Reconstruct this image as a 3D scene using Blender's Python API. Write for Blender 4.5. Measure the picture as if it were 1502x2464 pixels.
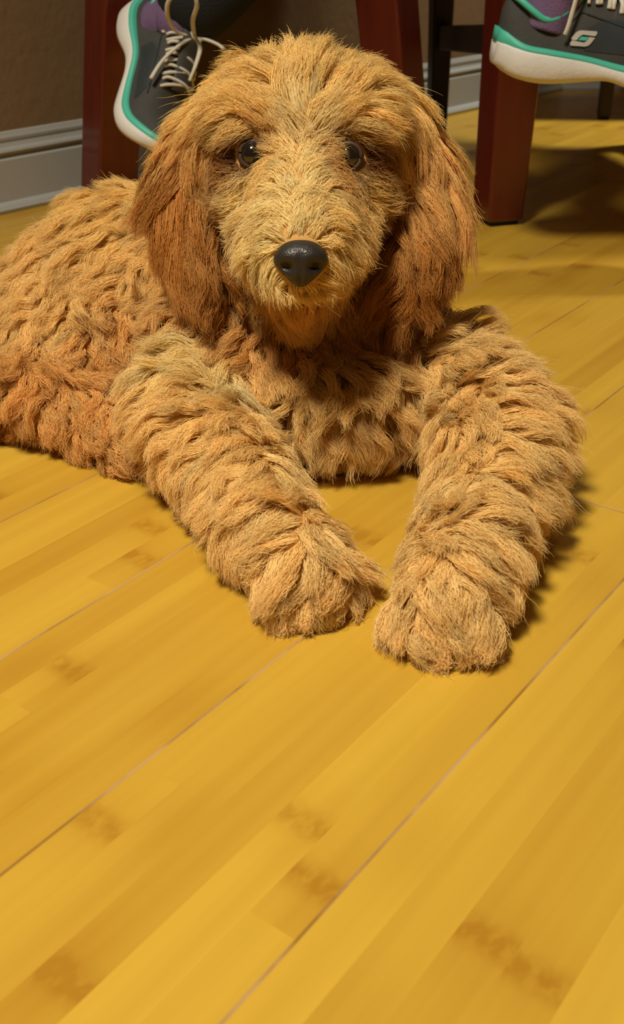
import bpy, bmesh, math, random
import numpy as np
from mathutils import Vector, Matrix, Quaternion
from mathutils.bvhtree import BVHTree
from mathutils.kdtree import KDTree
from mathutils import noise

for _o in list(bpy.data.objects):
    bpy.data.objects.remove(_o)
scene = bpy.context.scene
COL = scene.collection
R_ = math.radians

# ------------------------------------------------------------------ camera
IW, IH, FPX = 1502.0, 2464.0, 2600.0
CAM_H = 0.36
PITCH = math.atan((IH/2 + 215)/FPX)            # downward tilt, horizon above the frame
CP, SP = math.cos(PITCH), math.sin(PITCH)
cam_d = bpy.data.cameras.new('camera')
cam = bpy.data.objects.new('camera', cam_d)
COL.objects.link(cam)
cam.location = (0, 0, CAM_H)
cam.rotation_euler = (math.pi/2 - PITCH, 0, 0)
cam_d.sensor_fit = 'VERTICAL'
cam_d.sensor_height = 24.64
cam_d.lens = 24.64*FPX/IH
cam_d.clip_start = 0.02
cam_d.dof.use_dof = True
cam_d.dof.focus_distance = 0.72
cam_d.dof.aperture_fstop = 9.0
scene.camera = cam

# ------------------------------------------------------------------ world, lights, exposure
scene.view_settings.view_transform = 'Standard'
scene.view_settings.look = 'None'
scene.view_settings.gamma = 1.0
scene.view_settings.use_curve_mapping = False
scene.view_settings.exposure = 0.0
scene.cycles.max_bounces = 7
scene.cycles.diffuse_bounces = 4
scene.cycles.transmission_bounces = 8
scene.cycles.use_denoising = True
world = bpy.data.worlds.new('world'); scene.world = world
world.use_nodes = True
world.node_tree.nodes['Background'].inputs[0].default_value = (1.0, 0.80, 0.56, 1)
world.node_tree.nodes['Background'].inputs[1].default_value = 0.052

def area_light(name, loc, target, size, power, color, spread=180):
    d = bpy.data.lights.new(name, 'AREA'); d.shape = 'DISK'; d.size = size
    d.energy = power; d.color = color; d.spread = R_(spread)
    o = bpy.data.objects.new(name, d); COL.objects.link(o)
    o.location = loc
    o.rotation_euler = (Vector(target)-Vector(loc)).to_track_quat('-Z', 'Y').to_euler()
    return o
area_light('ceiling_lamp_near', (-0.55, -0.25, 2.2), (-0.10, 0.55, 0), 0.42, 19.2, (1.0, 0.905, 0.745), 95)
area_light('ceiling_lamp_far', (1.15, 2.15, 2.4), (0.9, 2.1, 0), 0.22, 10.5, (1.0, 0.97, 0.84), 70)

# ------------------------------------------------------------------ helpers
def W(u, v, Y=None, z=None):
    """a point of the place from where the photograph shows it and its distance (Y) or height (z)"""
    a = (u-IW/2)/FPX; b = (v-IH/2)/FPX
    d = Vector((a, CP - b*SP, -SP - b*CP))
    t = (Y/d.y) if Y is not None else ((z-CAM_H)/d.z)
    return Vector((0, 0, CAM_H)) + d*t
def MPP(p):
    """metres per photograph pixel at a point"""
    return (p.y*CP + (CAM_H-p.z)*SP)/FPX

def tag(o, label=None, cat=None, group=None, kind=None):
    if label: o['label'] = label
    if cat: o['category'] = cat
    if group: o['group'] = group
    if kind: o['kind'] = kind
    return o
def link(o, parent=None):
    COL.objects.link(o)
    if parent is not None:
        o.parent = parent
        o.matrix_parent_inverse = Matrix.Identity(4)
    return o
def empty(name, loc=(0, 0, 0), rz=0.0, parent=None):
    o = bpy.data.objects.new(name, None); o.location = loc; o.rotation_euler = (0, 0, rz)
    o.empty_display_size = 0.05
    return link(o, parent)
def mesh_obj(name, bm, mat, parent=None, smooth=True, bevel=0.0, subsurf=0):
    me = bpy.data.meshes.new(name)
    bmesh.ops.recalc_face_normals(bm, faces=bm.faces[:])
    bm.to_mesh(me); bm.free()
    if smooth:
        for p in me.polygons: p.use_smooth = True
    o = bpy.data.objects.new(name, me)
    for m in (mat if isinstance(mat, (list, tuple)) else [mat]): me.materials.append(m)
    link(o, parent)
    if bevel > 0:
        md = o.modifiers.new('bevel', 'BEVEL'); md.width = bevel; md.segments = 3; md.limit_method = 'ANGLE'
        md.harden_normals = False
    if subsurf:
        md = o.modifiers.new('sub', 'SUBSURF'); md.levels = subsurf; md.render_levels = subsurf
    return o
def add_box(bm, x0, x1, y0, y1, z0, z1):
    vs = [bm.verts.new((x, y, z)) for x in (x0, x1) for y in (y0, y1) for z in (z0, z1)]
    for f in ((0,1,3,2),(4,6,7,5),(0,4,5,1),(2,3,7,6),(0,2,6,4),(1,5,7,3)):
        bm.faces.new([vs[i] for i in f])
    return vs
def add_prism(bm, ring0, ring1):
    a = [bm.verts.new(p) for p in ring0]; b = [bm.verts.new(p) for p in ring1]
    n = len(a)
    for i in range(n):
        bm.faces.new((a[i], a[(i+1) % n], b[(i+1) % n], b[i]))
    bm.faces.new(a[::-1]); bm.faces.new(b)
def add_loft(bm, rings, closed=True, cap=True):
    vr = [[bm.verts.new(p) for p in r] for r in rings]
    n = len(vr[0])
    for i in range(len(vr)-1):
        for j in range(n if closed else n-1):
            k = (j+1) % n
            bm.faces.new((vr[i][j], vr[i][k], vr[i+1][k], vr[i+1][j]))
    if cap and closed:
        bm.faces.new(vr[0][::-1]); bm.faces.new(vr[-1])
    return vr
def catmull(pts, n=8, closed=False):
    P = [Vector(p) for p in pts]; out = []
    m = len(P)
    for i in range(m if closed else m-1):
        if closed: p0, p1, p2, p3 = P[(i-1) % m], P[i], P[(i+1) % m], P[(i+2) % m]
        else: p0, p1, p2, p3 = P[max(i-1, 0)], P[i], P[i+1], P[min(i+2, m-1)]
        for k in range(n):
            t = k/n
            out.append(0.5*((2*p1)+(p2-p0)*t+(2*p0-5*p1+4*p2-p3)*t*t+(3*p1-p0-3*p2+p3)*t**3))
    if not closed: out.append(P[-1])
    return out
def add_tube(bm, pts, r, seg=8, closed=False, flat=1.0, nrm=None):
    P = [Vector(p) for p in pts]; n = len(P); rings = []
    up = Vector(nrm) if nrm is not None else Vector((0.13, 0.2, 0.97))
    for i in range(n):
        a = P[(i-1) % n] if (closed or i > 0) else P[i]
        b = P[(i+1) % n] if (closed or i < n-1) else P[i]
        t = (b-a).normalized()
        s = t.cross(up)
        if s.length < 1e-4: s = t.cross(Vector((1, 0, 0)))
        s.normalize(); w = s.cross(t).normalized()
        rr = r[i] if isinstance(r, (list, tuple)) else r
        rings.append([P[i]+(s*math.cos(q)+w*math.sin(q)*flat)*rr for q in [2*math.pi*k/seg for k in range(seg)]])
    if closed:
        add_loft(bm, rings+[rings[0]], cap=False)
        bmesh.ops.remove_doubles(bm, verts=bm.verts[:], dist=1e-6)
    else:
        add_loft(bm, rings)

# ------------------------------------------------------------------ materials
def new_mat(name):
    m = bpy.data.materials.new(name); m.use_nodes = True
    return m, m.node_tree.nodes, m.node_tree.links, m.node_tree.nodes['Principled BSDF']
def simple(name, col, rough=0.5, bump=0.0, bscale=200, var=0.0, vscale=20, spec=0.5, coat=0.0, stretch=None):
    m, N, L, b = new_mat(name)
    b.inputs['Roughness'].default_value = rough
    b.inputs['Specular IOR Level'].default_value = spec
    b.inputs['Coat Weight'].default_value = coat
    tc = N.new('ShaderNodeTexCoord')
    src = tc.outputs['Object']
    if stretch:
        mp = N.new('ShaderNodeMapping'); mp.inputs['Scale'].default_value = stretch
        L.new(src, mp.inputs['Vector']); src = mp.outputs['Vector']
    if var > 0:
        nz = N.new('ShaderNodeTexNoise'); nz.inputs['Scale'].default_value = vscale; nz.inputs['Detail'].default_value = 5
        L.new(src, nz.inputs['Vector'])
        mx = N.new('ShaderNodeMix'); mx.data_type = 'RGBA'
        mx.inputs[6].default_value = (*[c*(1-var) for c in col], 1)
        mx.inputs[7].default_value = (*[min(1, c*(1+var)) for c in col], 1)
        L.new(nz.outputs['Fac'], mx.inputs[0]); L.new(mx.outputs[2], b.inputs['Base Color'])
    else:
        b.inputs['Base Color'].default_value = (*col, 1)
    if bump > 0:
        nb = N.new('ShaderNodeTexNoise'); nb.inputs['Scale'].default_value = bscale; nb.inputs['Detail'].default_value = 3
        L.new(src, nb.inputs['Vector'])
        bp = N.new('ShaderNodeBump'); bp.inputs['Strength'].default_value = bump; bp.inputs['Distance'].default_value = 0.003
        L.new(nb.outputs['Fac'], bp.inputs['Height']); L.new(bp.outputs['Normal'], b.inputs['Normal'])
    return m

FLOOR_YAW = math.atan((2960-IW/2)/math.hypot(FPX, IH/2+215))     # boards run away to the right
WALL_YAW = math.atan((3300-IW/2)/math.hypot(FPX, IH/2+215))
FD = Vector((math.sin(FLOOR_YAW), math.cos(FLOOR_YAW), 0))
FN = Vector((FD.y, -FD.x, 0))
WD = Vector((math.sin(WALL_YAW), math.cos(WALL_YAW), 0))
WN = Vector((WD.y, -WD.x, 0))                                    # faces the room
# seams of the boards, measured across the boards
sA = W(200, 1473.4, z=0).dot(FN); sB = W(300, 1871.6, z=0).dot(FN); sC = W(1100, 1856.6, z=0).dot(FN)
BOARD = ((sB-sA)+(sC-sB))/2
print('seams', sA, sB, sC, 'board', BOARD)

def bamboo_floor():
    m, N, L, b = new_mat('bamboo_floor')
    def math_(op, a, c=None, d=None):
        n = N.new('ShaderNodeMath'); n.operation = op
        for i, v in enumerate((a, c, d)):
            if v is None: continue
            if isinstance(v, (int, float)): n.inputs[i].default_value = v
            else: L.new(v, n.inputs[i])
        return n.outputs[0]
    geo = N.new('ShaderNodeNewGeometry')
    def dot(vec):
        n = N.new('ShaderNodeVectorMath'); n.operation = 'DOT_PRODUCT'
        L.new(geo.outputs['Position'], n.inputs[0]); n.inputs[1].default_value = vec
        return n.outputs['Value']
    along = dot(FD); across = dot(FN)
    bq = math_('DIVIDE', math_('SUBTRACT', across, sB), BOARD)
    bid = math_('FLOOR', bq); bfr = math_('FRACT', bq)
    # strips glued side by side in every board
    NS = 5
    sq = math_('MULTIPLY', bq, NS); sid = math_('FLOOR', sq); sfr = math_('FRACT', sq)
    def white(vx, vy=None):
        c = N.new('ShaderNodeCombineXYZ'); L.new(vx, c.inputs[0])
        if vy is not None: L.new(vy, c.inputs[1])
        w = N.new('ShaderNodeTexWhiteNoise'); w.noise_dimensions = '2D'; L.new(c.outputs[0], w.inputs['Vector'])
        return w.outputs['Value']
    wb = white(bid); 
    ss = white(sid)
    # strips are pieces about a metre long
    seg = math_('FLOOR', math_('DIVIDE', math_('ADD', along, math_('MULTIPLY', ss, 3.0)), 0.95))
    ws = white(sid, seg)
    # long grain
    cg = N.new('ShaderNodeCombineXYZ'); L.new(math_('MULTIPLY', along, 2.2), cg.inputs[0]); L.new(math_('MULTIPLY', across, 85), cg.inputs[1]); L.new(math_('MULTIPLY', ws, 20), cg.inputs[2])
    g = N.new('ShaderNodeTexNoise'); g.inputs['Scale'].default_value = 1.0; g.inputs['Detail'].default_value = 4
    L.new(cg.outputs[0], g.inputs['Vector'])
    cg2 = N.new('ShaderNodeCombineXYZ'); L.new(math_('MULTIPLY', along, 1.6), cg2.inputs[0]); L.new(math_('MULTIPLY', across, 22), cg2.inputs[1]); L.new(math_('MULTIPLY', ws, 9), cg2.inputs[2])
    g2 = N.new('ShaderNodeTexNoise'); g2.inputs['Scale'].default_value = 1.0; g2.inputs['Detail'].default_value = 3
    L.new(cg2.outputs[0], g2.inputs['Vector'])
    # knuckles: a darker mottled bar across a strip, every ~0.27 m, at its own place in each strip
    PER = 0.29
    kq = math_('FRACT', math_('DIVIDE', math_('ADD', along, math_('MULTIPLY', ws, 7.3)), PER))
    cn = N.new('ShaderNodeCombineXYZ'); L.new(math_('MULTIPLY', along, 90), cn.inputs[0]); L.new(math_('MULTIPLY', across, 160), cn.inputs[1])
    kn = N.new('ShaderNodeTexNoise'); kn.inputs['Scale'].default_value = 1.0; kn.inputs['Detail'].default_value = 4
    L.new(cn.outputs[0], kn.inputs['Vector'])
    kd = math_('MULTIPLY', math_('ABSOLUTE', math_('SUBTRACT', kq, 0.5)), PER)
    kd = math_('ADD', kd, math_('MULTIPLY', math_('SUBTRACT', kn.outputs['Fac'], 0.5), 0.016))
    mr = N.new('ShaderNodeMapRange'); mr.interpolation_type = 'SMOOTHSTEP'
    L.new(kd, mr.inputs[0]); mr.inputs[1].default_value = 0.014; mr.inputs[2].default_value = 0.001; mr.inputs[3].default_value = 0; mr.inputs[4].default_value = 1
    spk = N.new('ShaderNodeMapRange'); L.new(kn.outputs['Fac'], spk.inputs[0]); spk.inputs[1].default_value = 0.40; spk.inputs[2].default_value = 0.62; spk.inputs[3].default_value = 0.25; spk.inputs[4].default_value = 1
    knuck = math_('MULTIPLY', mr.outputs[0], spk.outputs[0])
    # soft edge of knuckle colour beside the bar
    kid = math_('FLOOR', math_('DIVIDE', math_('ADD', along, math_('MULTIPLY', ws, 7.3)), PER))
    shown = math_('GREATER_THAN', white(kid, math_('ADD', sid, 31.0)), 0.35)
    knuck = math_('MULTIPLY', knuck, shown)
    mr2 = N.new('ShaderNodeMapRange'); mr2.interpolation_type = 'SMOOTHSTEP'
    L.new(math_('MULTIPLY', math_('ABSOLUTE', math_('SUBTRACT', kq, 0.5)), PER), mr2.inputs[0]); mr2.inputs[1].default_value = 0.045; mr2.inputs[2].default_value = 0.0; mr2.inputs[3].default_value = 0; mr2.inputs[4].default_value = 1
    ramp = N.new('ShaderNodeValToRGB')
    ramp.color_ramp.elements[0].position = 0.18; ramp.color_ramp.elements[0].color = FLOOR_DARK
    ramp.color_ramp.elements[1].position = 0.85; ramp.color_ramp.elements[1].color = FLOOR_LIGHT
    tone = math_('ADD', math_('MULTIPLY', ws, 0.26), math_('MULTIPLY', g.outputs['Fac'], 0.38))
    tone = math_('ADD', tone, math_('MULTIPLY', g2.outputs['Fac'], 0.40))
    tone = math_('ADD', tone, math_('MULTIPLY', wb, 0.16))
    tone = math_('SUBTRACT', tone, math_('MULTIPLY', knuck, 0.42))
    tone = math_('SUBTRACT', tone, math_('MULTIPLY', mr2.outputs[0], 0.10))
    tone = math_('SUBTRACT', tone, 0.01)
    L.new(tone, ramp.inputs[0])
    # seams between boards: a thin brown groove, its pale stretches painted in as glints
    ed = math_('MULTIPLY', math_('MINIMUM', bfr, math_('SUBTRACT', 1.0, bfr)), BOARD)
    jn = N.new('ShaderNodeTexNoise'); jn.inputs['Scale'].default_value = 14; jn.inputs['Detail'].default_value = 5; L.new(geo.outputs['Position'], jn.inputs['Vector'])
    sm = N.new('ShaderNodeMapRange'); L.new(ed, sm.inputs[0]); sm.inputs[1].default_value = 0.0011; sm.inputs[2].default_value = 0.0004; sm.inputs[3].default_value = 0; sm.inputs[4].default_value = 1
    # the short ends
    eq = math_('DIVIDE', math_('ADD', along, math_('MULTIPLY', wb, 5.7)), 1.85)
    ee = math_('MULTIPLY', math_('MINIMUM', math_('FRACT', eq), math_('SUBTRACT', 1.0, math_('FRACT', eq))), 1.85)
    em = N.new('ShaderNodeMapRange'); L.new(ee, em.inputs[0]); em.inputs[1].default_value = 0.0014; em.inputs[2].default_value = 0.0005; em.inputs[3].default_value = 0; em.inputs[4].default_value = 1
    sf = math_('MAXIMUM', sm.outputs[0], em.outputs[0])
    sr = N.new('ShaderNodeValToRGB'); sr.color_ramp.elements[0].color = (0.24, 0.115, 0.03, 1); sr.color_ramp.elements[1].color = (0.50, 0.31, 0.17, 1)
    sr.color_ramp.elements[0].position = 0.42; sr.color_ramp.elements[1].position = 0.58
    L.new(jn.outputs['Fac'], sr.inputs[0])
    mx = N.new('ShaderNodeMix'); mx.data_type = 'RGBA'
    L.new(math_('MULTIPLY', sf, 0.8), mx.inputs[0]); L.new(ramp.outputs[0], mx.inputs[6]); L.new(sr.outputs[0], mx.inputs[7])
    L.new(mx.outputs[2], b.inputs['Base Color'])
    rr = math_('ADD', 0.27, math_('MULTIPLY', g2.outputs['Fac'], 0.10))
    L.new(rr, b.inputs['Roughness'])
    b.inputs['Specular IOR Level'].default_value = 0.30
    hgt = math_('SUBTRACT', math_('MULTIPLY', g.outputs['Fac'], 0.05), sf)
    bp = N.new('ShaderNodeBump'); bp.inputs['Strength'].default_value = 0.35; bp.inputs['Distance'].default_value = 0.0008
    L.new(hgt, bp.inputs['Height']); L.new(bp.outputs['Normal'], b.inputs['Normal'])
    return m
FLOOR_DARK = (0.40, 0.195, 0.016, 1)
FLOOR_LIGHT = (0.62, 0.385, 0.043, 1)
M_floor = bamboo_floor()
M_wall = simple('brown_wall_paint', (0.195, 0.118, 0.053), 0.85, bump=0.5, bscale=55, var=0.05, vscale=7)
M_base = simple('white_trim_paint', (0.38, 0.38, 0.355), 0.4, var=0.02)
M_ceil = simple('ceiling_paint', (0.75, 0.70, 0.60), 0.9, bump=0.3, bscale=80)
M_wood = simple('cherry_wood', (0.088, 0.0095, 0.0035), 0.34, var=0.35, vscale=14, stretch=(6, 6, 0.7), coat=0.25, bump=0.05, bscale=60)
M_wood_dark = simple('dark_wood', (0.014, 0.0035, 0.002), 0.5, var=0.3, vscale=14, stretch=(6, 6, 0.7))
M_glide = simple('felt_glide', (0.012, 0.011, 0.010), 0.9)
M_seat = simple('seat_upholstery', (0.10, 0.055, 0.03), 0.8, bump=0.3, bscale=300)
M_upper = simple('charcoal_mesh_fabric', (0.050, 0.049, 0.043), 0.72, bump=0.4, bscale=900, var=0.25, vscale=60)
M_panel = simple('dark_glossy_overlay', (0.030, 0.038, 0.042), 0.45, var=0.3, vscale=40)
M_teal = simple('teal_rubber', (0.075, 0.50, 0.37), 0.5, var=0.06, vscale=50)
M_sole = simple('white_foam', (0.72, 0.71, 0.66), 0.6, var=0.06, vscale=60, bump=0.15, bscale=250)
M_lace = simple('cream_lace', (0.74, 0.69, 0.57), 0.8, bump=0.5, bscale=1500)
M_logo = simple('grey_print', (0.50, 0.47, 0.42), 0.5)
M_sock = simple('purple_knit', (0.165, 0.10, 0.20), 0.9, bump=0.5, bscale=500, var=0.2, vscale=50)
M_trs = simple('navy_trouser_cloth', (0.006, 0.008, 0.010), 0.85, bump=0.4, bscale=400, var=0.3, vscale=40)
M_skin = simple('skin', (0.55, 0.32, 0.22), 0.55)

# ------------------------------------------------------------------ the room
def wall_panel(name, a, b, thick_dir, z0, z1, mat):
    bm = bmesh.new(); t = Vector(thick_dir)*0.08
    ring = [a, b, b+t, a+t]
    add_prism(bm, [p+Vector((0, 0, z0)) for p in ring], [p+Vector((0, 0, z1)) for p in ring])
    return tag(mesh_obj(name, bm, mat, smooth=False), kind='structure')

bm = bmesh.new(); add_box(bm, -3.2, 4.2, -2.2, 4.6, -0.05, 0.0)
tag(mesh_obj('floor', bm, M_floor, smooth=False), kind='structure')
bm = bmesh.new(); add_box(bm, -3.2, 4.2, -2.2, 4.6, 2.6, 2.65)
tag(mesh_obj('ceiling', bm, M_ceil, smooth=False), kind='structure')

wl0 = W(0, 516, z=0)                                   # foot of the baseboard at the picture's left edge
corner = wl0 + WD*((W(1322, 214, z=0)-wl0).dot(WD))
back_l = wl0 - WD*2.6
wall_panel('wall_left', back_l-WN*0.016, corner-WN*0.016, -WN, 0, 2.6, M_wall)
end_r = corner + Vector((2.2, 0.0, 0))
BN = Vector((0, -1, 0))
wall_panel('wall_back', corner-BN*0.016, end_r-BN*0.016, -BN, 0, 2.6, M_wall)

BASE_PROFILE = [(0, 0), (0.022, 0), (0.024, 0.007), (0.020, 0.014), (0.0125, 0.018), (0.0125, 0.088), (0.0105, 0.0905), (0.0075, 0.092), (0.0075, 0.0965),
                (0.012, 0.0985), (0.0135, 0.102), (0.012, 0.106), (0.0065, 0.1085), (0.0045, 0.1165), (0.0060, 0.1195), (0.0065, 0.124), (0.0045, 0.1290), (0.0035, 0.1325), (0, 0.134)]
def baseboard(name, a, b, nrm, mat):
    bm = bmesh.new()
    rings = []
    for p in (a, b):
        rings.append([p + nrm*(d-0.016) + Vector((0, 0, h*0.76)) for d, h in BASE_PROFILE])
    add_loft(bm, rings)
    return tag(mesh_obj(name, bm, mat, smooth=False), kind='structure')
baseboard('baseboard_left', back_l, corner, WN, M_base)
baseboard('baseboard_back', corner, end_r, BN, M_base)

# ------------------------------------------------------------------ chairs
def square_ring(c, w, d, ang):
    ca, sa = math.cos(ang), math.sin(ang)
    return [Vector((c[0]+ca*x-sa*y, c[1]+sa*x+ca*y, c[2])) for x, y in ((-w/2, -d/2), (w/2, -d/2), (w/2, d/2), (-w/2, d/2))]
def leg_part(root, bot, top, wb, wt, ang, mat, glide=True):
    bm = bmesh.new()
    b0 = Vector((bot[0], bot[1], 0.006 if glide else 0.0)); t0 = Vector(top)
    add_prism(bm, square_ring(b0, wb[0], wb[1], ang), square_ring(t0, wt[0], wt[1], ang))
    o = mesh_obj('leg', bm, mat, root, smooth=False, bevel=0.004)
    if glide:
        bg = bmesh.new()
        add_prism(bg, square_ring((bot[0], bot[1], 0), wb[0]*0.78, wb[1]*0.78, ang), square_ring((bot[0], bot[1], 0.0065), wb[0]*0.82, wb[1]*0.82, ang))
        mesh_obj('glide', bg, M_glide, o, smooth=False)
    return o
def bar(bm, p, q, w, h):
    p, q = Vector(p), Vector(q); d = (q-p).normalized(); s = d.cross(Vector((0, 0, 1))).normalized(); u = s.cross(d)
    rg = lambda c: [c+s*w/2+u*h/2, c-s*w/2+u*h/2, c-s*w/2-u*h/2, c+s*w/2-u*h/2]
    add_prism(bm, rg(p), rg(q))
def chair(label, loc, rz, legs, seat, stretch, back, group=None):
    """legs: list of (bottom xy, top xyz, width bottom, width top, turn); seat: x0,x1,y0,y1,z ; in the chair's own axes"""
    root = empty('dining_chair', loc, rz)
    tag(root, label, 'chair', group)
    for lg in legs: leg_part(root, *lg)
    for p, q, w, h in stretch:
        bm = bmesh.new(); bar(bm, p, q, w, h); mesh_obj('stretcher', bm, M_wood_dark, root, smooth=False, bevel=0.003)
    x0, x1, y0, y1, z = seat
    bm = bmesh.new(); add_box(bm, x0+.01, x1-.01, y0+.01, y1-.01, z-0.065, z); mesh_obj('apron', bm, M_wood, root, smooth=False, bevel=0.003)
    bm = bmesh.new(); add_box(bm, x0-.01, x1+.01, y0-.01, y1+.01, z, z+0.05); mesh_obj('seat', bm, M_seat, root, smooth=True, bevel=0.018)
    for b in back: 
        bm = bmesh.new(); bar(bm, *b); mesh_obj('back_rail', bm, M_wood, root, smooth=False, bevel=0.004)
    return root

# chair the person sits on: it faces right, its two near legs in view
CLY = 1.50
lx = W(262, 200, Y=CLY).x; rx = W(952, 200, Y=CLY).x
cl_loc = Vector(((lx+rx)/2, CLY, 0)); hw = (rx-lx)/2
far = 0.40
chair('dark red wooden chair at left behind the puppy, with the person seated on it', cl_loc, 0,
      [((-hw-.015, 0), (-hw+.043, 0, .45), (.060, .052), (.064, .056), R_(38), M_wood),
       ((hw+.020, 0), (hw-.040, 0, .45), (.060, .052), (.064, .056), R_(-35), M_wood),
       ((-hw-.01, far), (-hw+.043, far, .45), (.046, .046), (.05, .05), R_(38), M_wood),
       ((hw+.03, far), (hw+.005, far, .45), (.042, .042), (.05, .05), 0, M_wood)],
      (-hw+.0, hw+.0, -.03, far+.03, .455),
      [((-hw+.012, .01, .178), (-hw+.012, far-.01, .178), .022, .034), ((hw+.02, far-.005, .178), (hw+.0, .02, .178), .02, .03)],
      [((-hw+.02, 0, .50), (-hw-.09, 0, .98), .05, .045), ((-hw+.02, far, .50), (-hw-.09, far, .98), .05, .045), ((-hw-.08, 0, .93), (-hw-.08, far, .93), .02, .10), ((-hw-.05, 0, .75), (-hw-.05, far, .75), .02, .06)])

# the empty chair on the right: its near left leg stands in front, the rear one behind, a stretcher between
fr = W(1203, 546, z=0)                    # middle of the foot's front edge
rr = W(1052, 372, z=0)
yaw = R_(8)
dvec = Vector((rr.x-fr.x, rr.y-fr.y))
ca, sa = math.cos(-yaw), math.sin(-yaw)
rl = (ca*dvec.x - sa*dvec.y, sa*dvec.x + ca*dvec.y)
chair('dark red wooden chair at right, its thick tapered front leg below the raised shoe', (fr.x, fr.y+.026, 0), yaw,
      [((0, 0), (.004, 0, .45), (.050, .052), (.070, .054), R_(10), M_wood),
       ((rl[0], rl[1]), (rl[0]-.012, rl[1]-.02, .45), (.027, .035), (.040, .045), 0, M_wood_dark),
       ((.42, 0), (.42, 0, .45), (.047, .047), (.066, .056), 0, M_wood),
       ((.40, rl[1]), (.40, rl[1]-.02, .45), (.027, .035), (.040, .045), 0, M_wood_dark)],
      (-.02, .44, -.02, rl[1]+.01, .455),
      [((-.008, .02, .220), (rl[0], rl[1]-.01, .180), .022, .036), ((.42, .02, .220), (.40, rl[1]-.01, .180), .022, .036)],
      [((rl[0], rl[1], .50), (rl[0], rl[1]+.1, .98), .045, .04), ((.40, rl[1], .50), (.40, rl[1]+.1, .98), .045, .04), ((rl[0], rl[1]+.09, .93), (.40, rl[1]+.09, .93), .02, .10)])

# a slim-legged chair far back on the right
p1 = W(1452, 287, z=0); p2 = W(1355, 208, z=0)
d12 = Vector((p2.x-p1.x, p2.y-p1.y)); L12 = d12.length
ang = math.atan2(d12.y, d12.x) - math.pi/2
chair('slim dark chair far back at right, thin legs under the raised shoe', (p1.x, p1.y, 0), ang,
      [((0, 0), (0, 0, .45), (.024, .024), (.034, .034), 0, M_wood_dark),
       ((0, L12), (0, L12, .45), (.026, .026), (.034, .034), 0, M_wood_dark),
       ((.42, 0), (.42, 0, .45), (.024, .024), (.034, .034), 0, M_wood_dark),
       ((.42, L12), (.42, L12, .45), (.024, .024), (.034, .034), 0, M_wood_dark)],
      (-.02, .44, -.02, L12+.02, .455),
      [((0, .02, .25), (0, L12-.02, .25), .02, .03), ((.42, .02, .25), (.42, L12-.02, .25), .02, .03)],
      [((0, L12, .5), (0, L12+.06, .95), .03, .03), ((.42, L12, .5), (.42, L12+.06, .95), .03, .03), ((0, L12+.055, .88), (.42, L12+.055, .88), .02, .1)])

# ------------------------------------------------------------------ the person: seated, only the legs reach into view
def skin_mesh(nodes, edges, name, sub=2):
    """one continuous surface grown over a skeleton: nodes = [(point, radius)]"""
    me = bpy.data.meshes.new(name); me.from_pydata([tuple(p) for p, r in nodes], edges, [])
    o = bpy.data.objects.new(name, me); COL.objects.link(o)
    md = o.modifiers.new('skin', 'SKIN'); md.use_smooth_shade = True
    for i, (p, r) in enumerate(nodes):
        sv = me.skin_vertices[0].data[i]
        rr = r if isinstance(r, (tuple, list)) else (r, r)
        sv.radius = rr; sv.use_root = (i == 0)
    sb = o.modifiers.new('sub', 'SUBSURF'); sb.levels = sub; sb.render_levels = sub
    bpy.context.view_layer.update()
    dg = bpy.context.evaluated_depsgraph_get()
    nm = bpy.data.meshes.new_from_object(o.evaluated_get(dg))
    bpy.data.objects.remove(o)
    bm = bmesh.new(); bm.from_mesh(nm); bpy.data.meshes.remove(nm)
    return bm

SHY = 1.25       # distance of the raised foot
heelR = W(1186, 172, Y=SHY)                       # outer heel edge of the raised shoe
shoeR_o = Vector((heelR.x, SHY, W(1250, 182, Y=SHY).z))
LSY = 1.47
shoeL_heel = W(322, 40, Y=LSY)
# raised shoe: level, pointing right, outer side towards us
tilt = R_(5.5)
def xfR(v):
    x = v.x*math.cos(tilt) + v.z*math.sin(tilt); z = -v.x*math.sin(tilt) + v.z*math.cos(tilt)
    yw = R_(3)
    return shoeR_o + Vector((x*math.cos(yw) - v.y*math.sin(yw), x*math.sin(yw)+v.y*math.cos(yw), z))
LH = shoeL_heel
def bendL(v):
    x0 = .150; x1 = .205; A = R_(29)
    v = Vector((v.x, v.y, v.z + .011*math.exp(-((v.x-.092)/.034)**2)*max(0, 1-v.z/.09)))
    if v.x <= x0: return v
    z0 = .0
    t = min(1.0, (v.x-x0)/(x1-x0)); a = A*t
    # arc about a centre above the foot
    Rr = (x1-x0)/A; cz = Rr
    over = max(0.0, v.x-x1)
    px = x0 + math.sin(a)*(Rr - v.z*.9) + over*math.cos(a); pz = cz - math.cos(a)*(Rr - v.z*.9) + over*math.sin(a) + v.z*.1
    return Vector((px, v.y, pz))
tiltL = R_(42); twistL = R_(-39)
def xfL(v):
    # shoe x -> down, shoe z -> right (towards +X), then turned a little so the laces come round towards us
    d = Vector((v.z, v.y, -v.x))*.93
    c, sn = math.cos(twistL), math.sin(twistL)
    d = Vector((d.x*c - d.y*sn, d.x*sn + d.y*c, d.z))
    a = R_(5); d = Vector((d.x*math.cos(a)-d.z*math.sin(a), d.y, d.x*math.sin(a)+d.z*math.cos(a)))
    c, sn = math.cos(tiltL), math.sin(tiltL)
    d = Vector((d.x, d.y*c + d.z*sn, -d.y*sn + d.z*c))
    return LH + d
ankR = xfR(Vector((.055, 0, .098)))
kneeR = Vector((ankR.x-0.01, SHY+.05, ankR.z+0.33))
ankL = xfL(Vector((.055, 0, .098)))
kneeL = Vector((0.16, LSY+.03, 0.55))
hip = Vector((cl_loc.x-.02, CLY+.17, 0.645))
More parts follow.
